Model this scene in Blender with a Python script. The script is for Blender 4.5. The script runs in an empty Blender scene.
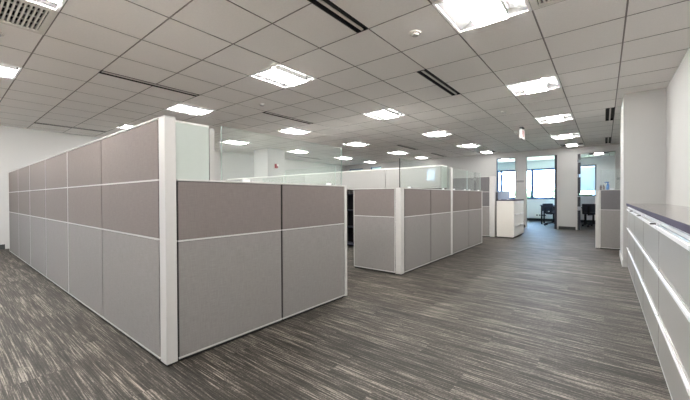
import bpy, bmesh, math, random
from mathutils import Vector, Matrix
random.seed(7)
SC = bpy.context.scene
COL = SC.collection
CE = 2.614            # ceiling height
T = 0.61              # ceiling module
def tx(t): return -1.080 + T * t
def ty(t): return 0.646 + T * t

# ------------------------------------------------------------------ materials
def new_mat(name):
    m = bpy.data.materials.new(name); m.use_nodes = True
    nt = m.node_tree; nt.nodes.clear()
    out = nt.nodes.new('ShaderNodeOutputMaterial')
    return m, nt, out
def N(nt, kind, **kw):
    n = nt.nodes.new(kind)
    for k, v in kw.items():
        if hasattr(n, k): setattr(n, k, v)
        else: n.inputs[k].default_value = v
    return n
def srgb(r, g, b):
    def f(c):
        c /= 255.0
        return c / 12.92 if c <= 0.04045 else ((c + 0.055) / 1.055) ** 2.4
    return (f(r), f(g), f(b), 1)
def plain(name, col, rough=0.5, metal=0.0, noise=0.04, scale=30.0, spec=0.5, bump=0.0, coat=0.0):
    """principled with a faint procedural variation"""
    m, nt, out = new_mat(name)
    tc = N(nt, 'ShaderNodeTexCoord')
    nz = N(nt, 'ShaderNodeTexNoise'); nz.inputs['Scale'].default_value = scale; nz.inputs['Detail'].default_value = 3
    nt.links.new(tc.outputs['Object'], nz.inputs['Vector'])
    mr = N(nt, 'ShaderNodeMapRange'); mr.inputs['From Min'].default_value = 0.3; mr.inputs['From Max'].default_value = 0.7
    mr.inputs['To Min'].default_value = 1 - noise; mr.inputs['To Max'].default_value = 1 + noise
    nt.links.new(nz.outputs['Fac'], mr.inputs['Value'])
    vm = N(nt, 'ShaderNodeVectorMath', operation='SCALE'); vm.inputs[0].default_value = col[:3]
    nt.links.new(mr.outputs['Result'], vm.inputs['Scale'])
    p = N(nt, 'ShaderNodeBsdfPrincipled'); p.inputs['Roughness'].default_value = rough; p.inputs['Metallic'].default_value = metal
    p.inputs['Specular IOR Level'].default_value = spec
    if coat: p.inputs['Coat Weight'].default_value = coat; p.inputs['Coat Roughness'].default_value = 0.05
    nt.links.new(vm.outputs['Vector'], p.inputs['Base Color'])
    if bump:
        b = N(nt, 'ShaderNodeBump'); b.inputs['Strength'].default_value = bump; b.inputs['Distance'].default_value = 0.002
        nt.links.new(nz.outputs['Fac'], b.inputs['Height']); nt.links.new(b.outputs['Normal'], p.inputs['Normal'])
    nt.links.new(p.outputs[0], out.inputs['Surface'])
    return m
def emit(name, col, strength):
    m, nt, out = new_mat(name)
    e = N(nt, 'ShaderNodeEmission'); e.inputs['Color'].default_value = col; e.inputs['Strength'].default_value = strength
    nt.links.new(e.outputs[0], out.inputs['Surface']); return m
def fabric(name, c1, c2):
    """woven panel cloth: fine vertical and horizontal threads"""
    m, nt, out = new_mat(name)
    tc = N(nt, 'ShaderNodeTexCoord')
    a = N(nt, 'ShaderNodeMapping'); a.inputs['Scale'].default_value = (260, 260, 14)
    b = N(nt, 'ShaderNodeMapping'); b.inputs['Scale'].default_value = (14, 14, 260)
    na = N(nt, 'ShaderNodeTexNoise'); na.inputs['Scale'].default_value = 1; nb = N(nt, 'ShaderNodeTexNoise'); nb.inputs['Scale'].default_value = 1
    nt.links.new(tc.outputs['Object'], a.inputs['Vector']); nt.links.new(tc.outputs['Object'], b.inputs['Vector'])
    nt.links.new(a.outputs[0], na.inputs['Vector']); nt.links.new(b.outputs[0], nb.inputs['Vector'])
    ad = N(nt, 'ShaderNodeMath', operation='ADD'); nt.links.new(na.outputs['Fac'], ad.inputs[0]); nt.links.new(nb.outputs['Fac'], ad.inputs[1])
    mr = N(nt, 'ShaderNodeMapRange'); mr.inputs['From Min'].default_value = 0.7; mr.inputs['From Max'].default_value = 1.3
    nt.links.new(ad.outputs[0], mr.inputs['Value'])
    mx = N(nt, 'ShaderNodeMix', data_type='RGBA'); mx.inputs[6].default_value = c1; mx.inputs[7].default_value = c2
    nt.links.new(mr.outputs['Result'], mx.inputs[0])
    p = N(nt, 'ShaderNodeBsdfPrincipled'); p.inputs['Roughness'].default_value = 0.9; p.inputs['Specular IOR Level'].default_value = 0.15
    nt.links.new(mx.outputs[2], p.inputs['Base Color']); nt.links.new(p.outputs[0], out.inputs['Surface'])
    return m
def glass(name, tint, haze, hazecol=(0.75, 0.85, 0.82, 1), gloss=0.06):
    m, nt, out = new_mat(name)
    tr = N(nt, 'ShaderNodeBsdfTransparent'); tr.inputs['Color'].default_value = tint
    df = N(nt, 'ShaderNodeBsdfDiffuse'); df.inputs['Color'].default_value = hazecol
    gl = N(nt, 'ShaderNodeBsdfGlossy'); gl.inputs['Roughness'].default_value = 0.02
    fw = N(nt, 'ShaderNodeLayerWeight'); fw.inputs['Blend'].default_value = 0.5
    pw = N(nt, 'ShaderNodeMath', operation='POWER'); pw.inputs[1].default_value = 5; nt.links.new(fw.outputs['Facing'], pw.inputs[0])
    lw = N(nt, 'ShaderNodeMath', operation='MULTIPLY_ADD'); lw.inputs[1].default_value = 0.5; lw.inputs[2].default_value = 0.03; nt.links.new(pw.outputs[0], lw.inputs[0])
    m1 = N(nt, 'ShaderNodeMixShader'); m1.inputs[0].default_value = haze
    nt.links.new(tr.outputs[0], m1.inputs[1]); nt.links.new(df.outputs[0], m1.inputs[2])
    m2 = N(nt, 'ShaderNodeMixShader')
    nt.links.new(lw.outputs[0], m2.inputs[0]); nt.links.new(m1.outputs[0], m2.inputs[1]); nt.links.new(gl.outputs[0], m2.inputs[2])
    nt.links.new(m2.outputs[0], out.inputs['Surface']); return m
def carpet():
    """plank carpet: striations along X, a different run of yarn in every plank"""
    m, nt, out = new_mat('carpet_plank')
    L = nt.links.new
    geo = N(nt, 'ShaderNodeNewGeometry'); sp = N(nt, 'ShaderNodeSeparateXYZ'); L(geo.outputs['Position'], sp.inputs[0])
    def M(op, a, b=None, c=None):
        n = N(nt, 'ShaderNodeMath', operation=op)
        for i, v in enumerate((a, b, c)):
            if v is None: continue
            if isinstance(v, (int, float)): n.inputs[i].default_value = v
            else: L(v, n.inputs[i])
        return n.outputs[0]
    X, Y = sp.outputs['X'], sp.outputs['Y']
    row = M('FLOOR', M('DIVIDE', Y, 0.25))
    sh = M('MULTIPLY', M('MODULO', M('ADD', row, 100), 3), 0.333)
    colf = M('FLOOR', M('ADD', M('DIVIDE', X, 1.0), sh))
    cid = N(nt, 'ShaderNodeCombineXYZ'); L(row, cid.inputs[0]); L(colf, cid.inputs[1])
    wn = N(nt, 'ShaderNodeTexWhiteNoise', noise_dimensions='3D'); L(cid.outputs[0], wn.inputs['Vector'])
    off = M('MULTIPLY', wn.outputs['Value'], 37.0)
    def streak(sx, sy, det):
        v = N(nt, 'ShaderNodeCombineXYZ'); L(M('MULTIPLY', X, sx), v.inputs[0]); L(M('MULTIPLY', Y, sy), v.inputs[1]); L(off, v.inputs[2])
        n = N(nt, 'ShaderNodeTexNoise'); n.inputs['Scale'].default_value = 1; n.inputs['Detail'].default_value = det; n.inputs['Roughness'].default_value = 0.6
        L(v.outputs[0], n.inputs['Vector']); return n.outputs['Fac']
    s1 = streak(2.6, 105, 3); s2 = streak(7.0, 260, 2); s3 = streak(1.3, 14, 2); s4 = streak(90, 130, 1)
    s = M('ADD', M('ADD', M('MULTIPLY', s1, 0.54), M('MULTIPLY', s2, 0.26)), M('ADD', M('MULTIPLY', s3, 0.20), M('MULTIPLY', s4, 0.16)))
    s = M('ADD', s, M('MULTIPLY', M('SUBTRACT', wn.outputs['Value'], 0.5), 0.03))
    cr = N(nt, 'ShaderNodeValToRGB'); L(s, cr.inputs[0])
    e = cr.color_ramp.elements
    e[0].position = 0.49; e[0].color = CARPET[0]; e[1].position = 0.72; e[1].color = CARPET[2]
    k = cr.color_ramp.elements.new(0.60); k.color = CARPET[1]
    p = N(nt, 'ShaderNodeBsdfPrincipled'); p.inputs['Roughness'].default_value = 0.6; p.inputs['Specular IOR Level'].default_value = 0.4
    L(cr.outputs[0], p.inputs['Base Color'])
    b = N(nt, 'ShaderNodeBump'); b.inputs['Strength'].default_value = 0.3; b.inputs['Distance'].default_value = 0.002; L(s, b.inputs['Height']); L(b.outputs[0], p.inputs['Normal'])
    L(p.outputs[0], out.inputs['Surface']); return m

CARPET = ((0.009, 0.0075, 0.006, 1), (0.044, 0.039, 0.032, 1), (0.30, 0.27, 0.235, 1))
LIGHT = 56.0
RIM = 230.0  # glow of the added lens side strips, raised to lift the ceiling
M_carpet = carpet()
M_tile = plain('ceiling_tile', (0.93, 0.91, 0.89, 1), 0.95, noise=0.02, scale=60, spec=0.1)
M_grid = plain('ceiling_grid', (0.29, 0.27, 0.26, 1), 0.7)
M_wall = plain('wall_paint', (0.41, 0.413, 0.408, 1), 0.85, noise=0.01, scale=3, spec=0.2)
M_wall_daylit = plain('wall_paint_daylit', (0.80, 0.81, 0.82, 1), 0.85, noise=0.01, scale=3, spec=0.2)  # same wall paint, lightened so office daylight is in the colour
M_base = plain('rubber_baseboard', (0.045, 0.05, 0.05, 1), 0.9, spec=0.1)
M_trim = plain('panel_trim', (0.52, 0.515, 0.508, 1), 0.45, noise=0.01)
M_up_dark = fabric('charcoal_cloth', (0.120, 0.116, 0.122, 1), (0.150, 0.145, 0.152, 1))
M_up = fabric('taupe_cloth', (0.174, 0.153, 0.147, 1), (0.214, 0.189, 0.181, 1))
M_lo = fabric('grey_cloth', (0.225, 0.214, 0.211, 1), (0.272, 0.260, 0.256, 1))
M_dark = plain('black_seam', (0.02, 0.02, 0.02, 1), 0.7)
M_foot = plain('dark_kick', (0.03, 0.03, 0.03, 1), 0.7)
M_white = plain('white_laminate', (0.82, 0.825, 0.80, 1), 0.3, noise=0.01)
M_bin = plain('white_gloss_door', (0.45, 0.45, 0.44, 1), 0.02, noise=0.01, coat=0.5)
M_binend = plain('pale_green_end', (0.44, 0.49, 0.465, 1), 0.35, noise=0.01)
M_glass = glass('screen_glass', (0.965, 0.985, 0.975, 1), 0.05)
M_gedge = plain('glass_edge', (0.45, 0.55, 0.52, 1), 0.2)
M_win = glass('window_glass', (0.95, 0.98, 1, 1), 0.0)
M_bwin = glass('added_bronze_glass', (0.315, 0.278, 0.248, 1), 0.0)  # tint dims and warms the sky through the added back windows
M_twin = glass('tinted_window_glass', (0.97, 0.93, 0.88, 1), 0.0)
M_bounce = plain('bounce_concrete', (0.62, 0.60, 0.57, 1), 0.9, noise=0.05, scale=2)  # unseen ground added to reflect sun up through the back windows
M_rim_glow = emit('ceiling_glow_rim', (1.0, 0.965, 0.92, 1), RIM)  # glowing side strips added to brighten the ceiling around each light
M_frame = plain('window_frame', (0.015, 0.05, 0.16, 1), 0.5)
M_jamb = plain('dark_jamb', (0.012, 0.014, 0.025, 1), 0.4)
M_cab = plain('cabinet_paint', (0.31, 0.308, 0.295, 1), 0.28, noise=0.015, coat=0.15)
M_cabside = plain('cabinet_light_paint', (0.68, 0.665, 0.62, 1), 0.4, noise=0.015)
M_alu = plain('aluminium_pull', (0.86, 0.87, 0.90, 1), 0.3, metal=0.0, noise=0.01)
M_counter = plain('dark_laminate_top', (0.15, 0.125, 0.11, 1), 0.2, noise=0.08, scale=80, coat=0.6)
M_cedge = plain('counter_edge', (0.03, 0.025, 0.055, 1), 0.8)
M_black = plain('black_plastic', (0.014, 0.014, 0.018, 1), 0.6, spec=0.25)
M_slotw = plain('white_slot_bar', (0.7, 0.68, 0.65, 1), 0.5)
M_troff = plain('troffer_white', (0.9, 0.9, 0.9, 1), 0.4, noise=0.005)
M_emit_low = emit('lamp_diffuser_low', (1.0, 0.965, 0.92, 1), 14.0)
M_refl = plain('troffer_reflector', (0.07, 0.07, 0.07, 1), 0.5, noise=0.005)
M_emit = emit('lamp_diffuser', (1.0, 0.965, 0.92, 1), LIGHT)
M_grille = plain('grille_white', (0.75, 0.73, 0.69, 1), 0.5)
M_red = plain('red_plastic', (0.25, 0.015, 0.03, 1), 0.4)
M_blue = plain('blue_plastic', (0.01, 0.11, 0.36, 1), 0.35)
M_maroon = plain('maroon_plastic', (0.04, 0.012, 0.02, 1), 0.4)
M_mesh = plain('chair_cloth', (0.022, 0.025, 0.04, 1), 0.8)
M_desk = plain('dark_desk_top', (0.05, 0.055, 0.09, 1), 0.3)
M_screen = plain('blue_grey_screen', (0.34, 0.42, 0.54, 1), 0.6)
M_sign = plain('grey_sign', (0.13, 0.135, 0.15, 1), 0.4)
M_blind = plain('blind_slats', (0.6, 0.65, 0.72, 1), 0.7)
M_leaf = plain('tree_leaves', (0.075, 0.12, 0.07, 1), 0.9, noise=0.4, scale=2)
M_bark = plain('tree_bark', (0.12, 0.09, 0.06, 1), 0.9, noise=0.2)
M_lawn = plain('lawn_grass', (0.25, 0.30, 0.22, 1), 0.95, noise=0.3, scale=1)

# ------------------------------------------------------------------ helpers
def bx(bm, x0, x1, y0, y1, z0, z1, mi=0, bev=0.0):
    if x0 > x1: x0, x1 = x1, x0
    if y0 > y1: y0, y1 = y1, y0
    if z0 > z1: z0, z1 = z1, z0
    vs = [bm.verts.new(v) for v in ((x0,y0,z0),(x1,y0,z0),(x1,y1,z0),(x0,y1,z0),(x0,y0,z1),(x1,y0,z1),(x1,y1,z1),(x0,y1,z1))]
    fs = [bm.faces.new([vs[i] for i in f]) for f in ((0,3,2,1),(4,5,6,7),(0,1,5,4),(1,2,6,5),(2,3,7,6),(3,0,4,7))]
    for f in fs: f.material_index = mi
    if bev:
        es = set(e for f in fs for e in f.edges)
        r = bmesh.ops.bevel(bm, geom=list(es), offset=bev, segments=2, affect='EDGES', profile=0.5)
        for f in r['faces']: f.material_index = mi
def quad(bm, pts, mi=0):
    f = bm.faces.new([bm.verts.new(p) for p in pts]); f.material_index = mi; return f
def tube(bm, a, b, r0, r1=None, seg=12, mi=0):
    r1 = r0 if r1 is None else r1
    a, b = Vector(a), Vector(b); d = (b - a)
    q = d.to_track_quat('Z', 'Y')
    A = [bm.verts.new(a + q @ Vector((math.cos(t)*r0, math.sin(t)*r0, 0))) for t in [2*math.pi*i/seg for i in range(seg)]]
    B = [bm.verts.new(b + q @ Vector((math.cos(t)*r1, math.sin(t)*r1, 0))) for t in [2*math.pi*i/seg for i in range(seg)]]
    for i in range(seg):
        f = bm.faces.new((A[i], A[(i+1) % seg], B[(i+1) % seg], B[i])); f.material_index = mi; f.smooth = True
    bm.faces.new(list(reversed(A))).material_index = mi; bm.faces.new(B).material_index = mi
def prism(bm, prof, axis, a, b, mi=0):
    """extrude a closed 2-D profile along an axis; axis X: prof=(y,z); axis Y: prof=(x,z)"""
    def P(u, v, w): return (w, u, v) if axis == 'X' else (u, w, v)
    A = [bm.verts.new(P(u, v, a)) for u, v in prof]; B = [bm.verts.new(P(u, v, b)) for u, v in prof]
    n = len(prof)
    for i in range(n): bm.faces.new((A[i], A[(i+1) % n], B[(i+1) % n], B[i])).material_index = mi
    bm.faces.new(A).material_index = mi; bm.faces.new(list(reversed(B))).material_index = mi
def BM(): return bmesh.new()
def obj(name, bm, mats, parent=None):
    bmesh.ops.recalc_face_normals(bm, faces=bm.faces)
    me = bpy.data.meshes.new(name); bm.to_mesh(me); bm.free()
    if not isinstance(mats, (list, tuple)): mats = [mats]
    for m in mats: me.materials.append(m)
    o = bpy.data.objects.new(name, me); COL.objects.link(o)
    if parent is not None: o.parent = parent
    return o
def box(name, mat, parent, *b, bev=0.0):
    bm = BM(); bx(bm, *b, bev=bev); return obj(name, bm, mat, parent)
def tag(o, label, cat, group=None):
    o['label'] = label; o['category'] = cat
    if group: o['group'] = group
    return o
def thing(name, label, cat, loc=(0,0,0), rz=0.0, group=None):
    o = bpy.data.objects.new(name, None); COL.objects.link(o); o.location = loc; o.rotation_euler = (0, 0, rz)
    o.empty_display_size = 0.1
    return tag(o, label, cat, group)
def struct(name, bm, mats, parent=None):
    o = obj(name, bm, mats, parent)
    if parent is None: o['kind'] = 'structure'
    return o
def dup(root, loc, rz, label, group=None):
    r = root.copy(); COL.objects.link(r); r.location = loc; r.rotation_euler = (0, 0, rz); r['label'] = label
    if group: r['group'] = group
    for ch in list(root.children):
        c = ch.copy(); COL.objects.link(c); c.parent = r
        for g in list(ch.children):
            d = g.copy(); COL.objects.link(d); d.parent = c
    return r

# ------------------------------------------------------------------ the setting
XL, XR, YB, YF, YO = -9.97, 0.684, -3.3, 12.55, 16.2
bm = BM(); bx(bm, XL - 0.2, XR + 3.2, YB - 0.2, YO + 0.2, -0.1, 0.0); struct('floor', bm, M_carpet)

lights = {(i, j) for i in (0, -4, -8, -12) for j in (-5, -1, 3, 7, 11, 15)} | {(i, 18) for i in (0, -4, -8, -12)}
lights |= {(-4, 22), (1, 23)}
slots = [(-6, 1, 0), (-13, 1, 0), (-6, 5, 0), (-1, 1, 0), (-1, 5, 0), (-6, 13, 0), (-6, 17, 0), (2, 11, 0), (2, 17, 0), (-13, 13, 0)]
grilles = {(-5, -1), (1, 3)}
slotcells = {}
for (l, j, _) in slots:
    for k in (0, 1): slotcells[(l - 1, j + k)] = 1
bm = BM(); g = 0.0065; dz = 0.008
for i in range(-15, 6):
    for j in range(-7, 26):
        x0, x1, y0, y1 = tx(i), tx(i + 1), ty(j), ty(j + 1)
        x0, x1 = max(x0, XL), min(x1, XR + 3.0); y0 = max(y0, YB); y1 = min(y1, YO)
        if x1 - x0 < 0.03 or y1 - y0 < 0.03: continue
        if (i, j) in lights or (i, j) in grilles: continue
        if (i, j) in slotcells: x1 -= 0.122
        quad(bm, [(x0, y0, CE + dz), (x1, y0, CE + dz), (x1, y1, CE + dz), (x0, y1, CE + dz)], 1)
        a0, a1, b0, b1 = x0 + g, x1 - g, y0 + g, y1 - g
        quad(bm, [(a0, b0, CE), (a1, b0, CE), (a1, b1, CE), (a0, b1, CE)], 0)
        for p, q in (((a0, b0), (a1, b0)), ((a1, b0), (a1, b1)), ((a1, b1), (a0, b1)), ((a0, b1), (a0, b0))):
            quad(bm, [(p[0], p[1], CE), (q[0], q[1], CE), (q[0], q[1], CE + dz), (p[0], p[1], CE + dz)], 1)
# deck over the tiles
quad(bm, [(XL - 0.2, YB - 0.2, CE + 0.16), (XR + 3.2, YB - 0.2, CE + 0.16), (XR + 3.2, YO + 0.2, CE + 0.16), (XL - 0.2, YO + 0.2, CE + 0.16)], 1)
struct('ceiling', bm, [M_tile, M_grid])

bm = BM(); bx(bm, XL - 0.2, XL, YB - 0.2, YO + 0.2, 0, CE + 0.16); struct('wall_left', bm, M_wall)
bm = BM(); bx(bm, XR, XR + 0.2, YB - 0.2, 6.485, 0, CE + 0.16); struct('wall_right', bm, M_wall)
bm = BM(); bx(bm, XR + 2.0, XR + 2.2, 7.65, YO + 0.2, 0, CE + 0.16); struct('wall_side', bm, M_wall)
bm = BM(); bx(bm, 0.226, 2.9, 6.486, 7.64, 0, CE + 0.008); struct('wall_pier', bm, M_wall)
# back wall: one mirrored window, plus wide unseen ones added for ceiling light
def wall_y(name, y0, y1, xa, xb, holes, mat=M_wall, top=CE + 0.16):
    """wall across X with rectangular holes (x0,x1,z0,z1)"""
    bm = BM(); xs = sorted(holes); cur = xa
    for (a, b, c, d) in xs:
        if a > cur: bx(bm, cur, a, y0, y1, 0, top)
        if c > 0.0: bx(bm, a, b, y0, y1, 0, c)
        bx(bm, a, b, y0, y1, d, top); cur = b
    if cur < xb: bx(bm, cur, xb, y0, y1, 0, top)
    return struct(name, bm, mat)
BW = [(-6.58, -6.08, 0.9, 2.35), (-5.7, -3.8, 0.95, 2.5), (-3.6, -1.7, 0.95, 2.5), (-1.5, 0.4, 0.95, 2.5)]  # first is mirrored in a bin door; wide ones added for light
wall_y('wall_back', YB - 0.2, YB, XL - 0.2, XR + 0.2, BW)
op = [(-9.72, -8.90, 0, 2.41), (-8.47, -7.88, 0, 2.44), (-3.03, -2.43, 0, 2.42), (-2.08, -1.20, 0, 2.41), (-0.66, 0.25, 0, 2.40)]
wall_y('wall_far', YF, YF + 0.12, XL - 0.2, XR + 2.0, op)
wins = [(-9.6, -7.0, 0.94, 2.30), (-5.9, -4.6, 0.94, 2.30), (-3.9, -1.25, 0.94, 2.26), (-0.84, -0.25, 1.07, 2.31)]
wall_y('wall_outer', YO, YO + 0.2, XL - 0.2, XR + 2.2, wins, M_wall_daylit)
bm = BM(); bx(bm, -1.0, -0.9, YF + 0.12, YO, 0, CE - 0.001); struct('wall_between', bm, M_wall_daylit)

# baseboards
bm = BM(); bx(bm, XL, XL + 0.012, YB, 0.898, 0, 0.1); bx(bm, XL, XL + 0.012, 0.975, YF, 0, 0.1); struct('baseboard_left', bm, M_base)
bm = BM()
for a, b in ((XL + 0.013, -9.75), (-8.87, -8.5), (-7.85, -3.07), (-2.39, -2.12), (-1.155, -0.705), (0.30, XR + 2)): bx(bm, a, b, YF - 0.012, YF, 0, 0.1)
struct('baseboard_far', bm, M_base)
bm = BM(); bx(bm, XL, -1.0, YO - 0.012, YO, 0, 0.11); bx(bm, -0.9, XR + 2, YO - 0.012, YO, 0, 0.11); struct('baseboard_outer', bm, M_base)
bm = BM(); bx(bm, 0.214, 0.226, 6.49, 7.64, 0, 0.1); struct('baseboard_pier', bm, M_trim)

# door and opening frames of the far wall
for n, (a, b, c, d) in enumerate(op):
    bm = BM()
    for x0, x1 in ((a - 0.035, a), (b, b + 0.035)): bx(bm, x0, x1, YF - 0.02, YF - 0.0005, 0.0, d + 0.035)
    bx(bm, a, b, YF - 0.02, YF - 0.0005, d, d + 0.035)
    struct('trim_%d' % (n + 1), bm, M_wall)
    if n < 2:
        w = BM(); bx(w, a, b, YF + 0.03, YF + 0.04, 0.0, d); o = struct('window_%d' % (n + 1), w, M_win)
        f = BM(); bx(f, a, a + 0.03, YF + 0.02, YF + 0.05, 0, d); bx(f, b - 0.03, b, YF + 0.02, YF + 0.05, 0, d); bx(f, a + 0.03, b - 0.03, YF + 0.02, YF + 0.05, d - 0.03, d); obj('window_frame', f, M_frame, o)
    if n in (3, 4):
        # dark jamb, with pale hinge gaps on the right office
        f = BM()
        if n == 3: bx(f, b - 0.07, b - 0.001, YF - 0.0005, YF + 0.11, 0.001, d - 0.001)
        else:
            for z0, z1 in ((0.001, 0.62), (0.74, 1.05), (1.15, 1.66), (1.76, 2.12), (2.22, 2.39)): bx(f, a + 0.001, a + 0.075, YF - 0.0005, YF + 0.11, z0, z1)
        struct('trim_%d' % (n + 5), f, M_jamb)
    if n == 2:
        w = BM(); bx(w, a, b, YF + 0.03, YF + 0.04, 0.0, d); o = struct('window_3', w, M_win)
        f = BM(); bx(f, a, a + 0.02, YF + 0.02, YF + 0.05, 0, d); bx(f, a + 0.02, b, YF + 0.02, YF + 0.05, d - 0.02, d); obj('window_frame', f, M_frame, o)
# outer windows
def window(n, x0, x1, z0, z1, y, mull, fr=0.045, mat=M_frame):
    w = BM(); bx(w, x0, x1, y + 0.06, y + 0.07, z0, z1); o = struct('window_%d' % n, w, M_win)
    f = BM()
    bx(f, x0, x0 + fr, y + 0.03, y + 0.1, z0, z1); bx(f, x1 - fr, x1, y + 0.03, y + 0.1, z0, z1)
    bx(f, x0 + fr, x1 - fr, y + 0.03, y + 0.1, z0, z0 + fr); bx(f, x0 + fr, x1 - fr, y + 0.03, y + 0.1, z1 - fr, z1)
    for mx in mull: bx(f, mx - 0.045, mx + 0.045, y + 0.03, y + 0.1, z0 + fr, z1 - fr)
    obj('window_frame', f, mat, o); return o
window(4, *wins[0], YO, [-8.3]); window(5, *wins[1], YO, [])
window(6, *wins[2], YO, [-3.72, -2.47], 0.07); window(7, *wins[3], YO, [], 0.05, M_jamb)
for k, b in enumerate(BW): window(8 + k, *b, YB - 0.12, [], 0.03, M_trim).data.materials[0] = M_bwin if k else M_twin  # all but the first are unseen, added to light the ceiling

# ------------------------------------------------------------------ ceiling fittings
def make_troffer(label):
    t = thing('ceiling_light', label, 'ceiling light', (0, 0, CE), 0)
    h = T / 2 - 0.002
    bm = BM()
    for a in ((-h, h, -h, -h + 0.022), (-h, h, h - 0.022, h), (-h, -h + 0.022, -h + 0.022, h - 0.022), (h - 0.022, h, -h + 0.022, h - 0.022)):
        bx(bm, a[0], a[1], a[2], a[3], -0.004, 0.006)
    obj('frame', bm, M_troff, t)
    bm = BM(); k = h - 0.022
    for s in (-1, 1):         # curved reflector wings along Y
        pts = [(s * (k - (k - 0.13) * u), 0.006 + 0.062 * math.sin(u * math.pi / 2) ** 1.0) for u in [i / 6 for i in range(7)]]
        for p, q in zip(pts, pts[1:]):
            quad(bm, [(p[0], -k, p[1]), (q[0], -k, q[1]), (q[0], k, q[1]), (p[0], k, p[1])])
    for s in (-1, 1): quad(bm, [(-k, s * k, 0.006), (k, s * k, 0.006), (k, s * k, 0.075), (-k, s * k, 0.075)])
    quad(bm, [(-0.13, -k, 0.075), (0.13, -k, 0.075), (0.13, k, 0.075), (-0.13, k, 0.075)])
    obj('reflector', bm, M_refl, t)
    bm = BM()                 # lens dropped below the frame, glowing long rims added to brighten the ceiling
    wx, wy, zl = 0.125, k - 0.006, -0.014
    quad(bm, [(-wx, -wy, zl), (wx, -wy, zl), (wx, wy, zl), (-wx, wy, zl)], 0)
    for p, q in (((-wx, -wy), (wx, -wy)), ((wx, -wy), (wx, wy)), ((wx, wy), (-wx, wy)), ((-wx, wy), (-wx, -wy))):
        quad(bm, [(p[0], p[1], zl), (q[0], q[1], zl), (q[0], q[1], 0.0), (p[0], p[1], 0.0)], 1 if p[0] == q[0] else 2)
        quad(bm, [(p[0], p[1], 0.0), (q[0], q[1], 0.0), (q[0], q[1], 0.066), (p[0], p[1], 0.066)], 2)
    quad(bm, [(-wx, -wy, 0.066), (wx, -wy, 0.066), (wx, wy, 0.066), (-wx, wy, 0.066)], 0)
    obj('diffuser', bm, [M_emit, M_rim_glow, M_troff], t)
    return t
rown = {0: 'above the right-hand aisle', -4: 'over the cubicle fronts', -8: 'over the middle of the cubicles', -12: 'nearest the left wall'}
ordn = {-5: 'behind the camera', -1: 'first', 3: 'second', 7: 'third', 11: 'fourth', 15: 'fifth', 18: 'last, against the far wall,', 22: 'in the office beyond the far wall', 23: 'x'}
first = None
for (i, j) in sorted(lights, key=lambda c: (c[1] >= 18, -c[0], c[1])):
    if (i, j) == (1, 23): lab = 'square ceiling light in the right-hand office beyond the doorway'
    elif j == 22: lab = 'square office ceiling light beyond the far wall, ' + rown[i]
    elif j == -5: lab = 'square ceiling light behind the camera in the row ' + rown[i]
    elif j == 18: lab = 'square ceiling light by the far wall in the row ' + rown[i]
    else: lab = '%s square recessed ceiling light from the near end, row %s' % (ordn[j], rown[i])
    if first is None: first = make_troffer(lab); o = first
    else: o = dup(first, (0, 0, 0), 0, lab)
    o.location = ((tx(i) + tx(i + 1)) / 2, (ty(j) + ty(j + 1)) / 2, CE)
    o['group'] = 'square recessed ceiling lights'
    if j >= 18:                       # the lamps by the far wall run dimmer
        d = [c for c in o.children if c.name.startswith('diffuser')][0]
        d.data = d.data.copy(); d.data.materials[0] = M_emit_low; d.data.materials[1] = M_emit_low

def make_slot(label):
    t = thing('slot_diffuser', label, 'air vent', (0, 0, CE))
    L = 2 * T
    bm = BM(); bx(bm, -0.12, -0.002, 0.004, L - 0.004, 0.03, 0.05); obj('backing', bm, M_dark, t)
    bm = BM()
    for a in ((-0.121, -0.114), (-0.008, -0.001)): bx(bm, a[0], a[1], 0.003, L - 0.003, -0.002, 0.03)
    bx(bm, -0.114, -0.008, 0.003, 0.010, -0.002, 0.03); bx(bm, -0.114, -0.008, L - 0.010, L - 0.003, -0.002, 0.03)
    obj('frame', bm, M_black, t)
    bm = BM(); bx(bm, -0.072, -0.050, 0.012, L - 0.012, 0.0, 0.012); obj('centre_bar', bm, M_slotw, t)
    return t
sl = ['long black slot vent above the near middle of the tall panel run', 'long black slot vent near the left wall, above far end of tall panels',
      'long black slot vent over the cubicles beside the second row of lights', 'double black slot vent cut by the top edge of the photo',
      'double black slot vent with white bar left of the aisle lights', 'long slot vent far back over the second cubicle block',
      'furthest long slot vent on the cubicle side by the far wall', 'nearer double slot vent beside the wall pier on the right',
      'further double slot vent in front of the right office door', 'long slot vent above the square column by the left wall']
first = None
for (l, j, _), lab in zip(slots, sl):
    if first is None: first = make_slot(lab); o = first
    else: o = dup(first, (0, 0, 0), 0, lab)
    o.location = (tx(l), ty(j), CE); o['group'] = 'slot vents in the ceiling'

def make_grille(label):
    t = thing('return_air_grille', label, 'air vent', (0, 0, CE)); h = T / 2 - 0.003
    bm = BM(); bx(bm, -h, h, -h, h, 0.06, 0.07); obj('backing', bm, M_dark, t)
    bm = BM(); w = 0.045
    for a in ((-h, h, -h, -h + w), (-h, h, h - w, h), (-h, -h + w, -h + w, h - w), (h - w, h, -h + w, h - w)): bx(bm, *a, -0.003, 0.012)
    obj('frame', bm, M_grille, t)
    bm = BM(); k = h - w
    n = 17
    for q in range(n):
        y = -k + (q + 0.5) * 2 * k / n
        bx(bm, -k, k, y - 0.006, y + 0.006, 0.001, 0.022)
    for x in (-k / 2, 0, k / 2): bx(bm, x - 0.002, x + 0.002, -k, k, 0.016, 0.03)
    obj('slats', bm, M_grille, t)
    return t
o1 = make_grille('square slatted return air grille in the top left corner of the photo'); o1.location = ((tx(-5) + tx(-4)) / 2, (ty(-1) + ty(0)) / 2, CE)
o2 = dup(o1, ((tx(1) + tx(2)) / 2, (ty(3) + ty(4)) / 2, CE), 0, 'square slatted air grille at the top edge beside the big aisle light')
for o in (o1, o2): o['group'] = 'return air grilles'
o2.rotation_euler = (0, 0, math.pi / 2)

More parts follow.
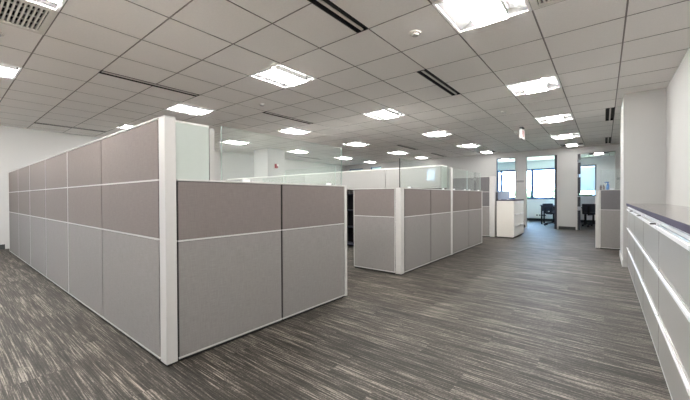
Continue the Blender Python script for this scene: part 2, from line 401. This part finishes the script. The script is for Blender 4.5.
def disc(bm, r, z0, z1, seg=24):
    tube(bm, (0, 0, z0), (0, 0, z1), r, r * 0.8, seg)
first = None
for (x, y, lab) in ((-1.39, 2.81, 'small round ceiling detector between the double slot vents'), (-4.42, 3.36, 'small round ceiling disc just before the long slot vent over the cubicles'),
                 (-4.40, 0.36, 'small round ceiling disc below the top left air grille'), (-1.43, 6.43, 'small round ceiling disc in line with the exit sign, nearer'), (-1.65, 8.6, 'small round ceiling disc just past the exit sign')):
    if first is None:
        t = thing('smoke_detector', lab, 'smoke detector', (x, y, CE)); first = t
        bm = BM(); tube(bm, (0, 0, -0.001), (0, 0, -0.014), 0.055, 0.052, 24); obj('base', bm, M_grille, t)
        bm = BM(); tube(bm, (0, 0, -0.014), (0, 0, -0.030), 0.035, 0.028, 24); obj('sensor_cap', bm, M_trim, t)
    else: t = dup(first, (x, y, CE), 0, lab)
    t['group'] = 'small round ceiling discs'

# exit sign, seen nearly edge on
t = thing('exit_sign', 'white exit sign with red letters hanging from the ceiling above the aisle', 'exit sign', (-1.45, 8.2, CE))
bm = BM(); bx(bm, -0.035, 0.035, -0.09, 0.09, -0.02, -0.001); tube(bm, (0, 0, -0.05), (0, 0, -0.02), 0.01); obj('canopy', bm, M_black, t)
bm = BM(); bx(bm, -0.028, 0.028, -0.16, 0.16, -0.26, -0.05, bev=0.004); obj('body', bm, M_trim, t)
def letters(bm, s):
    X0, X1 = (0.0285, 0.0305) if s > 0 else (-0.0305, -0.0285)
    def b(u0, u1, z0, z1):
        a, c = (u0 * s, u1 * s); bx(bm, X0, X1, min(a, c), max(a, c), z0, z1)
    zb, zt, w = -0.225, -0.085, 0.016
    u = -0.13
    b(u, u + w, zb, zt); b(u + w, u + 0.05, zt - w, zt); b(u + w, u + 0.042, (zb + zt) / 2 - w / 2, (zb + zt) / 2 + w / 2); b(u + w, u + 0.05, zb, zb + w)
    for q in range(9):
        f = q / 8; zz = zb + f * (zt - zb - w); a = -0.065 + f * 0.036; c = -0.029 - f * 0.036
        b(a, a + w, zz, zz + w); b(c, c + w, zz, zz + w)
    b(0.003, 0.003 + w, zb, zt)
    b(0.035, 0.095, zt - w, zt); b(0.057, 0.057 + w, zb, zt - w)
bm = BM(); letters(bm, 1); letters(bm, -1); obj('letters', bm, M_red, t)

# ------------------------------------------------------------------ column with alarm
bm = BM(); bx(bm, -8.90, -8.18, 6.43, 7.10, 0, CE + 0.008); o = struct('wall_column', bm, M_wall)
t = thing('fire_alarm', 'small red fire alarm fixed high on the square white column', 'alarm', (-8.18, 6.74, 2.07))
bm = BM(); bx(bm, 0.0, 0.045, -0.05, 0.05, -0.075, 0.065, bev=0.006); obj('body', bm, M_red, t)
bm = BM(); bx(bm, 0.046, 0.075, 0.01, 0.045, 0.0, 0.05, bev=0.005); obj('strobe_lens', bm, M_white, t)

# ------------------------------------------------------------------ cubicle panels
TH = 0.07
def panel(L, H, label, loc, rz, white_seam=True, tall=None, name='cubicle_panel'):
    """runs along local +X from 0 to L, thickness local y 0..TH"""
    t = thing(name, label, 'cubicle panel', loc, rz)
    rails = [0.034, 0.800, 1.195] if H < 1.4 else [0.034, 0.812, 1.200, 1.590]
    rails[-1] = H - 0.012
    e = 0.004
    bm = BM()
    bx(bm, e, L - e, 0.006, TH - 0.006, 0.022, H - 0.012)              # core frame
    obj('frame', bm, M_dark, t)
    es = 0.010 if white_seam else 0.0025
    for k, z in enumerate(rails[:-1]):                                    # rails run right through the panel
        box('rail', M_trim, t, e, L - e, -0.001, TH + 0.001, z - (0.011 if k else 0.011), z)
    if white_seam:
        for x0 in (e, L - e - es): box('edge_trim', M_trim, t, x0 - 0.0005, x0 + es, 0.0, TH, 0.022, H - 0.012)
    for k in range(len(rails) - 1):
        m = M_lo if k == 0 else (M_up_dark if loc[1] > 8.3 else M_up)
        z1 = rails[k + 1] - (0.0145 if k < len(rails) - 2 else 0.004); x0 = e + es + 0.002
        for y0, y1 in ((0.0005, 0.0058), (TH - 0.0058, TH - 0.0005)):
            box('fabric_tile', m, t, x0, L - x0, y0, y1, rails[k] + 0.0015, z1)
    bm = BM(); bx(bm, 0.0005, L - 0.0005, -0.003, TH + 0.003, H - 0.0118, H, bev=0.003); obj('top_cap', bm, M_trim, t)
    bm = BM(); bx(bm, 0.01, L - 0.01, 0.014, TH - 0.014, 0.0, 0.0215); obj('base', bm, M_foot, t)
    return t
def post(x0, x1, y0, y1, H, label):
    t = thing('panel_post', label, 'post', ((x0 + x1) / 2, (y0 + y1) / 2, 0))
    a, b = (x1 - x0) / 2 - 0.001, (y1 - y0) / 2 - 0.001
    bm = BM(); bx(bm, -a, a, -b, b, 0.012, H - 0.010, bev=0.004); obj('cover', bm, M_trim, t)
    bm = BM(); bx(bm, -a, a, -b, b, H - 0.0095, H, bev=0.003); obj('cap', bm, M_trim, t)
    bm = BM(); bx(bm, -a + 0.01, a - 0.01, -b + 0.01, b - 0.01, 0, 0.0115); obj('foot', bm, M_foot, t)
    return t
def alongX(x0, x1, yface, H, label, ws=True):    # visible face towards -Y at y = yface
    return panel(x1 - x0 - 0.001, H, label, (x0 + 0.0005, yface, 0), 0, ws)
def alongY(y0, y1, xface, H, label, ws=True):    # visible face towards +X at x = xface
    return panel(y1 - y0 - 0.001, H, label, (xface, y0 + 0.0005, 0), math.pi / 2, ws)
HI, LO = 1.60, 1.20
post(-2.265, -2.17, 0.90, 0.972, HI, 'wide tall off-white corner post of the nearest cubicle')
sx = [-2.266, -3.44, -4.62, -5.80, -6.95, -8.10, -9.28]
labs = ['tall cubicle panel next to the near corner post', 'second tall cubicle panel from the near corner post', 'third tall cubicle panel from the near corner post',
        'fourth tall cubicle panel from the near corner post', 'tall cubicle panel last but one towards the left wall', 'furthest tall cubicle panel, ending beside the left wall']
for k in range(6):
    o = alongX(sx[k + 1], sx[k], 0.90, HI, labs[k], k in (2, 4)); o['group'] = 'tall panels of the near run'
post(-9.33, -9.281, 0.90, 0.972, HI, 'slim tall end post near the left wall')
alongY(0.973, 1.85, -2.17, LO, 'low near cubicle panel with brown upper cloth beside the tall corner post', False)['group'] = 'low panels of the near cubicle'
alongY(1.851, 2.715, -2.17, LO, 'low near cubicle panel at the aisle end with brown upper cloth', False)['group'] = 'low panels of the near cubicle'
post(-2.24, -2.17, 2.716, 2.762, LO, 'low white end post of the nearest cubicle')
alongX(-3.0, -2.242, 2.69, LO, 'low return panel behind the end post of the nearest cubicle')
# second block
alongX(-2.985, -2.262, 3.95, LO, 'low cubicle panel facing the camera at left of the middle corner post')['group'] = 'low panels of the middle block'
post(-2.261, -2.17, 3.95, 4.045, LO, 'wide low white corner post of the middle cubicle block')
for (a, b, l) in ((4.046, 4.925, 'first low aisle panel after the middle block corner post'), (4.926, 5.80, 'second low aisle panel after the middle block corner post'),
               (5.895, 6.79, 'third low aisle panel of the middle block, past the tall post'), (6.791, 7.69, 'last low aisle panel of the middle block')):
    alongY(a, b, -2.17, LO, l, False)['group'] = 'low panels of the middle block'
post(-2.24, -2.17, 5.801, 5.894, HI, 'tall pale post halfway along the middle cubicle block')
post(-2.24, -2.17, 7.691, 7.74, LO, 'low white end post of the middle cubicle block')
alongX(-3.0, -2.242, 7.67, LO, 'low return panel behind the far end post of the middle block')
alongX(-4.59, -3.35, 3.95, LO, 'low cubicle panel with a glass screen behind the near cubicle')
alongX(-5.80, -4.592, 3.95, LO, 'low cubicle panel with a short glass screen behind the near cubicle')
for k in range(6):
    x1 = -2.242 - k * 1.13
    alongX(x1 - 1.129, x1, 5.812, HI, 'tall spine panel of the middle block behind overhead bin %s' % ['next to the post', 'second from the post', 'third from the post', 'fourth from the post', 'fifth from the post', 'furthest left'][k])['group'] = 'spine panels of the middle block'
# third block
post(-2.36, -2.24, 9.10, 9.19, HI, 'tall white post beside the far filing cabinet')
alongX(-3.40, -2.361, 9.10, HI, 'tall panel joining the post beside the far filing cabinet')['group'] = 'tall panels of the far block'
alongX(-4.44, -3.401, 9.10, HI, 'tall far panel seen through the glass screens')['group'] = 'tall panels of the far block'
alongY(9.191, 10.2, -2.27, LO, 'low panel behind the far filing cabinet', False)
# right block
post(-0.142, -0.072, 8.40, 8.472, LO, 'low white post of the cubicle in front of the right office')
alongX(-0.071, 1.13, 8.40, LO, 'low dark grey cubicle panel beside the wall pier')
alongY(8.473, 9.67, -0.072, LO, 'low side panel running back from the right-hand cubicle post')

# ------------------------------------------------------------------ glass screens
def screen(label, x0, x1, y0, y1, z0, z1, dark_end=None):
    alongx = (x1 - x0) > (y1 - y0)
    t = thing('glass_screen', label, 'glass screen', ((x0 + x1) / 2, (y0 + y1) / 2, z0))
    a, b, h = (x1 - x0) / 2, (y1 - y0) / 2, z1 - z0
    bm = BM()
    bx(bm, -a, a, -b, b, 0.004, h - 0.002)
    obj('pane', bm, M_glass, t)
    em = M_gedge
    for sgn in (-1, 1):
        if dark_end is not None: em = dark_end if sgn < 0 else M_gedge
        w = 0.012 if (dark_end is not None and sgn < 0) else 0.0015
        u0, u1 = (a, a + w) if alongx else (b, b + w)
        if sgn < 0: u0, u1 = -u1, -u0
        if alongx: box('edge_strip', em, t, u0, u1, -b, b, 0.004, h)
        else: box('edge_strip', em, t, -a, a, u0, u1, 0.004, h)
    for f in (-0.7, 0.7):
        if alongx: box('clamp', M_alu, t, f * a - 0.03, f * a + 0.03, -b - 0.006, b + 0.006, 0, 0.02)
        else: box('clamp', M_alu, t, -a - 0.006, a + 0.006, f * b - 0.03, f * b + 0.03, 0, 0.02)
    t['group'] = 'glass screens on top of the low panels'
    return t
z0 = LO + 0.001
screen('glass screen above the low panels of the nearest cubicle', -2.21, -2.20, 1.31, 2.71, z0, 1.605)
screen('glass screen with a dark front edge on the middle block, near half', -2.21, -2.20, 3.985, 5.79, z0, 1.605, M_black)
screen('glass screen on the middle block just past the tall post', -2.21, -2.20, 5.905, 6.78, z0, 1.605)
screen('furthest glass screen along the middle block aisle side', -2.21, -2.20, 6.80, 7.69, z0, 1.605)
screen('glass screen with a dark edge seen above the near cubicle', -4.57, -3.37, 3.98, 3.99, z0, 1.575)
screen('short low glass screen furthest left above the near cubicle', -5.21, -4.62, 3.98, 3.99, z0, 1.45)
screen('glass screen on the low panel beside the wall pier', -0.06, 1.11, 8.43, 8.44, z0, 1.60)

# ------------------------------------------------------------------ overhead bins
def overhead(L, label, loc, rz, hang=True):
    """local: back at y=0, front towards +y, runs along +x from 0 to L, z from 0 to 0.38"""
    t = thing('overhead_cabinet', label, 'overhead cabinet', loc, rz)
    H = 0.385
    bm = BM(); bx(bm, 0.014, L - 0.014, 0.0, 0.262, 0.0, H - 0.002); obj('body', bm, M_white, t)
    prof = [(0.268, 0.0), (0.306, 0.0), (0.306, 0.372), (0.302, H - 0.004), (0.268, H - 0.004)]
    for x in (0.0, L - 0.0135):
        bm = BM(); bx(bm, x, x + 0.0135, 0.002, 0.262, 0.0, H, bev=0.002); obj('end_panel', bm, M_binend, t)
    bm = BM(); prism(bm, prof, 'X', 0.0015, L - 0.0015); obj('door', bm, M_bin, t)
    bm = BM(); bx(bm, -0.002, L + 0.002, 0.0, 0.264, H + 0.0005, H + 0.012, bev=0.002); obj('top', bm, M_white, t)
    return t
o = overhead(1.15, 'pale overhead bin seen end-on beside the tall corner post', (-2.245 - 1.15, 0.9735, z0), 0)
o['group'] = 'overhead bins'
bn = ['white overhead bin beside the tall post of the middle block', 'second white overhead bin left of the tall middle post', 'third white overhead bin left of the tall middle post',
      'fourth white overhead bin left of the tall middle post', 'fifth white overhead bin left of the tall middle post', 'furthest left white overhead bin, in front of the square column']
ZB = 1.235
for k in range(6):
    x1 = -2.245 - k * 1.13
    o = overhead(1.12, bn[k], (x1, 5.8085, ZB), math.pi); o['group'] = 'overhead bins'

# dark shelving inside the middle block, seen through the gap
t = thing('bookcase', 'black open bookcase inside the middle cubicle, seen through the gap', 'bookcase', (-4.05, 5.6, 0))
bm = BM()
bx(bm, -0.45, 0.45, 0.14, 0.155, 0, 1.14); obj('back', bm, M_black, t)
for x in (-0.45, 0.43):
    bm = BM(); bx(bm, x, x + 0.02, -0.15, 0.139, 0, 1.14); obj('side', bm, M_black, t)
for z in (0.06, 0.42, 0.78, 1.12):
    bm = BM(); bx(bm, -0.429, 0.429, -0.148, 0.139, z, z + 0.02); obj('shelf', bm, M_mesh, t)

# ------------------------------------------------------------------ lateral filing cabinets on the right
XFc = 0.275
def lateral(label, W, loc):
    """local: front at x=0 facing -X, depth +x, runs y 0..W"""
    t = thing('filing_cabinet', label, 'filing cabinet', loc)
    D = XR - XFc - 0.004
    bm = BM(); bx(bm, 0.022, D, 0.001, W - 0.001, 0.03, 0.928); obj('body', bm, M_cab, t)
    bm = BM(); bx(bm, 0.03, D - 0.03, 0.01, W - 0.01, 0.0, 0.0295); obj('plinth', bm, M_foot, t)
    bm = BM(); bx(bm, 0.004, 0.0215, 0.006, W - 0.006, 0.9155, 0.928, bev=0.001); obj('top_rail', bm, M_alu, t)
    bm = BM(); bx(bm, 0.004, 0.0215, 0.006, W - 0.006, 0.892, 0.910, bev=0.001); obj('lock_rail', bm, M_alu, t)
    bm = BM(); bx(bm, 0.004, 0.0215, 0.003, W - 0.003, 0.012, 0.028); obj('bottom_rail', bm, M_alu, t)
    for (a, b) in ((0.612, 0.887), (0.318, 0.605), (0.032, 0.311)):
        bm = BM(); bx(bm, 0.002, 0.0215, 0.006, W - 0.006, a, b, bev=0.002)
        d = obj('drawer', bm, M_cab, t)
        bm = BM()            # bevelled aluminium lip along the drawer's top
        prism(bm, [(0.0015, b - 0.036), (-0.010, b - 0.030), (-0.013, b - 0.006), (-0.010, b - 0.003), (-0.004, b - 0.012), (0.0015, b - 0.012)], 'Y', 0.012, W - 0.012)
        obj('pull', bm, M_alu, d)
    bm = BM(); tube(bm, (0.004, W - 0.10, 0.901), (-0.006, W - 0.10, 0.901), 0.008); obj('lock', bm, M_alu, t)
    return t
W = 1.07
cl = ['nearest filing cabinet along the right wall, running past the photo edge', 'filing cabinet on the right whose front fills the bottom right corner', 'filing cabinet just beyond the long vertical joint on the right',
      'third filing cabinet back along the right wall', 'furthest full filing cabinet, beside the wall pier', 'filing cabinet beside the camera on the right wall']
ys = [0.78, 1.85, 2.92, 3.99, 5.06, -0.29]
first = None
for k, y in enumerate(ys):
    if first is None: first = lateral(cl[k], W - 0.008, (XFc, y, 0)); o = first
    else: o = dup(first, (XFc, y, 0), 0, cl[k])
    o['group'] = 'lateral filing cabinets on the right wall'
o = lateral('narrow cabinet end section against the wall pier', 6.48 - 6.132, (XFc, 6.131, 0))
t = thing('countertop', 'long dark glossy countertop over the filing cabinets on the right', 'countertop', (0, 0, 0))
bm = BM(); bx(bm, XFc - 0.012, XR - 0.001, -0.29, 6.484, 0.930, 0.962); obj('top', bm, M_counter, t)
bm = BM(); bx(bm, XFc - 0.016, XFc - 0.0125, -0.29, 6.484, 0.929, 0.9625); obj('edge_band', bm, M_cedge, t)
# keys hanging in the locks
first = None
for y, lab in ((2.92, 'small black key in the lock nearest the long joint'), (3.99, 'small black key in the second cabinet lock along'), (5.06, 'small black key in the third cabinet lock along')):
    if first is None:
        t = thing('key', lab, 'key', (XFc - 0.007, y + 0.0, 0.901)); first = t
        yy = W - 0.10 - W
        bm = BM(); bx(bm, -0.014, 0.0, yy - 0.002, yy + 0.002, -0.004, 0.004); obj('blade', bm, M_alu, t)
        bm = BM(); bx(bm, -0.042, -0.0145, yy - 0.008, yy + 0.008, -0.004, 0.004, bev=0.001); obj('bow', bm, M_black, t)
    else: t = dup(first, (XFc - 0.007, y, 0.901), 0, lab)
    t['group'] = 'keys in the cabinet locks'

# ------------------------------------------------------------------ far filing cabinet
t = thing('filing_cabinet', 'beige filing cabinet with dark top standing at the end of the aisle', 'filing cabinet', (-2.0, 9.1, 0))
bm = BM(); bx(bm, -0.20, 0.198, 0.002, 1.25, 0.03, 0.958, bev=0.003); obj('body', bm, M_cabside, t)
bm = BM(); bx(bm, -0.18, 0.18, 0.02, 1.23, 0, 0.0295); obj('plinth', bm, M_foot, t)
bm = BM(); bx(bm, -0.205, 0.225, -0.004, 1.255, 0.9585, 0.985); obj('top', bm, M_cedge, t)
for (a, b) in ((0.66, 0.95), (0.36, 0.65), (0.05, 0.35)):
    bm = BM(); bx(bm, 0.1985, 0.216, 0.006, 1.246, a, b, bev=0.002); d = obj('drawer', bm, M_white, t)
    for y0 in (0.12, 0.74):
        bm = BM(); bx(bm, 0.2165, 0.238, y0, y0 + 0.38, b - 0.055, b - 0.03, bev=0.003); obj('pull', bm, M_alu, d)
t = thing('desk_screen', 'small blue-grey screen standing on the far filing cabinet', 'desk screen', (-2.075, 9.32, 0.986))
bm = BM(); bx(bm, -0.145, 0.145, -0.012, 0.012, 0.006, 0.222, bev=0.002); obj('board', bm, M_screen, t)
bm = BM(); bx(bm, -0.147, 0.147, -0.014, 0.014, 0.2225, 0.232); obj('top_trim', bm, M_trim, t)
bm = BM(); bx(bm, -0.12, -0.08, -0.05, 0.05, 0, 0.0055); bx(bm, 0.08, 0.12, -0.05, 0.05, 0, 0.0055); obj('foot', bm, M_alu, t)

# ------------------------------------------------------------------ items by the right cubicle
t = thing('storage_cabinet', 'white storage cabinet behind the low dark grey panel', 'cabinet', (0.5, 8.74, 0))
bm = BM(); bx(bm, -0.55, 0.6, -0.2, 0.22, 0.02, 1.18); obj('body', bm, M_white, t)
bm = BM(); bx(bm, -0.56, 0.61, -0.21, 0.23, 1.1805, 1.20); obj('top', bm, M_white, t)
bm = BM(); bx(bm, -0.50, 0.55, -0.17, 0.19, 0, 0.0195); obj('plinth', bm, M_foot, t)
t = thing('spray_bottle', 'blue spray bottle behind the glass on the right cubicle', 'bottle', (0.055, 8.64, 1.2005))
bm = BM(); tube(bm, (0, 0, 0), (0, 0, 0.10), 0.027, 0.025, 16); tube(bm, (0, 0, 0.10), (0, 0, 0.125), 0.025, 0.011, 16); obj('body', bm, M_blue, t)
bm = BM(); tube(bm, (0, 0, 0.1255), (0, 0, 0.146), 0.012); bx(bm, -0.055, 0.02, -0.009, 0.009, 0.146, 0.168, bev=0.003); bx(bm, -0.04, -0.034, -0.005, 0.005, 0.115, 0.1465); obj('trigger_head', bm, M_blue, t)
for k, (x, lab) in enumerate(((-0.045, 'dark maroon bottle furthest left behind the right glass screen'), (-0.0, 'dark maroon bottle beside the blue spray bottle'))):
    t = thing('small_bottle', lab, 'bottle', (x - 0.012, 8.6, 1.2005), 0, 'small dark bottles')
    bm = BM(); tube(bm, (0, 0, 0), (0, 0, 0.07), 0.018, 0.018, 14); tube(bm, (0, 0, 0.07), (0, 0, 0.085), 0.018, 0.009, 14); obj('body', bm, M_maroon, t)
    bm = BM(); tube(bm, (0, 0, 0.0855), (0, 0, 0.105), 0.010, 0.010, 12); obj('cap', bm, M_black, t)

# wall signs
def sign(x, lab):
    t = thing('room_sign', lab, 'sign', (x, YF, 1.585))
    bm = BM(); bx(bm, -0.11, 0.11, -0.010, -0.001, -0.028, 0.028, bev=0.002); obj('plate', bm, M_sign, t)
    bm = BM(); bx(bm, -0.10, 0.10, -0.0125, -0.0105, -0.004, 0.004); obj('stripe', bm, M_trim, t)
    t['group'] = 'grey room signs'
sign(-2.27, 'small grey room sign on the pier between the glazed openings')
sign(0.38, 'small grey room sign beside the right office doorway')

# ------------------------------------------------------------------ office furniture
def make_chair(label, loc, rz):
    t = thing('office_chair', label, 'chair', loc, rz)
    bm = BM(); bx(bm, -0.24, 0.24, -0.24, 0.22, 0.43, 0.50, bev=0.025); obj('seat', bm, M_mesh, t)
    bm = BM(); bx(bm, -0.225, 0.225, 0.235, 0.275, 0.52, 0.80, bev=0.018); obj('backrest', bm, M_mesh, t)
    bm = BM(); bx(bm, -0.03, 0.03, 0.277, 0.30, 0.40, 0.72); bx(bm, -0.03, 0.03, 0.08, 0.278, 0.40, 0.425); obj('back_support', bm, M_black, t)
    for s in (-1, 1):
        bm = BM(); bx(bm, s * 0.27 - 0.02, s * 0.27 + 0.02, -0.16, -0.12, 0.44, 0.64); bx(bm, s * 0.27 - 0.02, s * 0.27 + 0.02, 0.08, 0.12, 0.44, 0.64)
        bx(bm, s * 0.28 - 0.03, s * 0.28 + 0.03, -0.20, 0.16, 0.641, 0.67, bev=0.008); obj('armrest', bm, M_black, t)
    bm = BM(); tube(bm, (0, 0, 0.12), (0, 0, 0.425), 0.028); obj('gas_lift', bm, M_black, t)
    bm = BM()
    for k in range(5):
        a = 2 * math.pi * k / 5 + 0.3
        tube(bm, (0.03 * math.cos(a), 0.03 * math.sin(a), 0.11), (0.30 * math.cos(a), 0.30 * math.sin(a), 0.075), 0.022, 0.014, 8)
    obj('star_base', bm, M_black, t)
    for k in range(5):
        a = 2 * math.pi * k / 5 + 0.3; c, s = math.cos(a) * 0.30, math.sin(a) * 0.30
        bm = BM(); tube(bm, (c - 0.02 * math.sin(a), s + 0.02 * math.cos(a), 0.0305), (c + 0.02 * math.sin(a), s - 0.02 * math.cos(a), 0.0305), 0.030, 0.030, 14); obj('caster', bm, M_black, t)
    return t
def make_desk(label, x0, x1, y0, y1):
    t = thing('office_desk', label, 'desk', ((x0 + x1) / 2, (y0 + y1) / 2, 0)); a, b = (x1 - x0) / 2, (y1 - y0) / 2
    bm = BM(); bx(bm, -a, a, -b, b, 0.712, 0.74, bev=0.004); obj('desk_top', bm, M_desk, t)
    for s in (-1, 1):
        for u in (-1, 1):
            bm = BM(); bx(bm, s * (a - 0.06) - 0.025, s * (a - 0.06) + 0.025, u * (b - 0.06) - 0.025, u * (b - 0.06) + 0.025, 0, 0.711); obj('leg', bm, M_black, t)
    return t
make_desk('dark desk in the middle office under the wide window', -1.93, -1.03, 14.35, 15.1)
make_desk('dark desk in the right office below the blind', -0.62, 0.35, 14.95, 15.7)
c = make_chair('black office chair in front of the desk in the middle office', (-1.44, 13.95, 0), 0.9); c['group'] = 'black office chairs'
dup(c, (-0.30, 14.25, 0), 2.7, 'black office chair turned away in the right office', 'black office chairs')
dup(c, (-1.38, 15.5, 0), -0.3, 'black office chair behind the desk in the middle office', 'black office chairs')
t = thing('baseboard_heater', 'white box with dark slots low under the wide window', 'heater', (-2.12, YO, 0.24))
bm = BM(); bx(bm, -0.24, 0.24, -0.06, -0.001, -0.10, 0.10, bev=0.004); obj('body', bm, M_white, t)
for k in range(4): box('slot', M_black, t, -0.18 + k * 0.10, -0.12 + k * 0.10, -0.0625, -0.0602, -0.01, 0.04)
t = thing('window_blind', 'pale horizontal blind covering most of the right office window', 'blind', (-0.545, YO, 2.27))
bm = BM(); bx(bm, -0.27, 0.27, -0.035, -0.001, -0.03, 0.0); obj('headrail', bm, M_white, t)
bm = BM()
for k in range(38):
    z = -0.04 - k * 0.0245
    quad(bm, [(-0.265, -0.030, z), (0.265, -0.030, z), (0.265, -0.012, z - 0.027), (-0.265, -0.012, z - 0.027)])
obj('slats', bm, M_blind, t)
bm = BM(); bx(bm, -0.265, 0.265, -0.033, -0.012, -0.995, -0.975); obj('bottom_rail', bm, M_white, t)

# ------------------------------------------------------------------ outdoors
bm = BM(); bx(bm, -80, 60, YO + 0.21, 120, -0.9, -0.8); struct('lawn', bm, M_lawn)
bm = BM(); bx(bm, -40, 40, -60, YB - 0.21, -0.5, -0.4); struct('bounce_terrace', bm, M_bounce)  # unseen pale ground added to bounce sunlight onto the ceiling
def tree(label, x, y, h, seed):
    rnd = random.Random(seed)
    t = thing('garden_tree', label, 'tree', (x, y, -0.8), 0, 'trees outside the windows')
    bm = BM(); tube(bm, (0, 0, 0), (0.05, 0, h * 0.55), 0.14, 0.07, 10); obj('trunk', bm, M_bark, t)
    bm = BM()
    for k in range(14):
        a = rnd.uniform(0, 6.28); r = rnd.uniform(0, h * 0.26); z = h * rnd.uniform(0.42, 0.88)
        mt = Matrix.Translation((r * math.cos(a), r * math.sin(a), z)) @ Matrix.Diagonal((1, 1, 0.8, 1))
        g = bmesh.ops.create_icosphere(bm, subdivisions=2, radius=h * rnd.uniform(0.11, 0.17), matrix=mt)
        for v in g['verts']: v.co += Vector((rnd.uniform(-1, 1), rnd.uniform(-1, 1), rnd.uniform(-1, 1))) * h * 0.012
    for f in bm.faces: f.smooth = True
    obj('crown', bm, M_leaf, t)
tl = [('small tree outside the wide middle window, at its left edge', -8.6, 45, 2.7), ('small tree outside the wide middle window, left of centre', -6.9, 43, 2.9), ('small tree outside the wide middle window, right of centre', -5.2, 45, 2.6),
      ('small tree outside the wide middle window, at its right edge', -3.9, 44, 2.9), ('tree outside below the blind of the right office', -1.6, 38, 2.6), ('small tree outside the narrow glazed opening', -11.0, 46, 2.8), ('tree furthest left outside the far offices', -14.5, 47, 2.9)]
for k, (lab, x, y, h) in enumerate(tl): tree(lab, x, y, h, k)

# ------------------------------------------------------------------ light and camera
sd = bpy.data.lights.new('sun', 'SUN'); sd.energy = 160; sd.angle = 0.03; sd.color = (1, 0.95, 0.88)
so = bpy.data.objects.new('sun', sd); COL.objects.link(so); so.rotation_euler = (math.radians(-14), 0, 0); so.rotation_euler = (math.radians(14), 0, 0)
w = bpy.data.worlds.new('World'); SC.world = w; w.use_nodes = True
bg = w.node_tree.nodes['Background']; bg.inputs['Color'].default_value = (0.40, 0.66, 1.0, 1); bg.inputs['Strength'].default_value = 14.0

def portal(x0, x1, z0, z1, y, facing):
    l = bpy.data.lights.new('window_portal', 'AREA'); l.shape = 'RECTANGLE'; l.size = x1 - x0; l.size_y = z1 - z0; l.cycles.is_portal = True
    o = bpy.data.objects.new('window_portal', l); COL.objects.link(o); o.location = ((x0 + x1) / 2, y, (z0 + z1) / 2)
    o.rotation_euler = (math.pi / 2 if facing > 0 else -math.pi / 2, 0, 0)
for b in BW: portal(*b, YB - 0.21, 1)
for b in wins: portal(*b, YO + 0.205, -1)

F_, CX, CY, YAW, PIT, ROL = 325.5, 345, 200, 0.6728, -0.0099, -0.0042
Fv = Vector((-math.sin(YAW) * math.cos(PIT), math.cos(YAW) * math.cos(PIT), math.sin(PIT)))
R0 = Vector((math.cos(YAW), math.sin(YAW), 0)); U0 = R0.cross(Fv)
R = R0 * math.cos(ROL) + U0 * math.sin(ROL); U = -R0 * math.sin(ROL) + U0 * math.cos(ROL)
cam = bpy.data.cameras.new('camera'); co = bpy.data.objects.new('camera', cam); COL.objects.link(co)
mt = Matrix((R, U, -Fv)).transposed().to_4x4(); mt.translation = (0, 0, 1.08); co.matrix_world = mt
cam.sensor_width = 36; cam.lens = 36 * F_ / 690; cam.clip_start = 0.05; cam.clip_end = 300
SC.camera = co
SC.view_settings.view_transform = 'Standard'; SC.view_settings.look = 'None'
SC.view_settings.gamma = 1; SC.view_settings.use_curve_mapping = False
SC.view_settings.exposure = 0.79
SC.cycles.max_bounces = 12; SC.cycles.diffuse_bounces = 8; SC.cycles.transparent_max_bounces = 24
SC.cycles.use_denoising = True
SC.cycles.caustics_reflective = False; SC.cycles.caustics_refractive = False
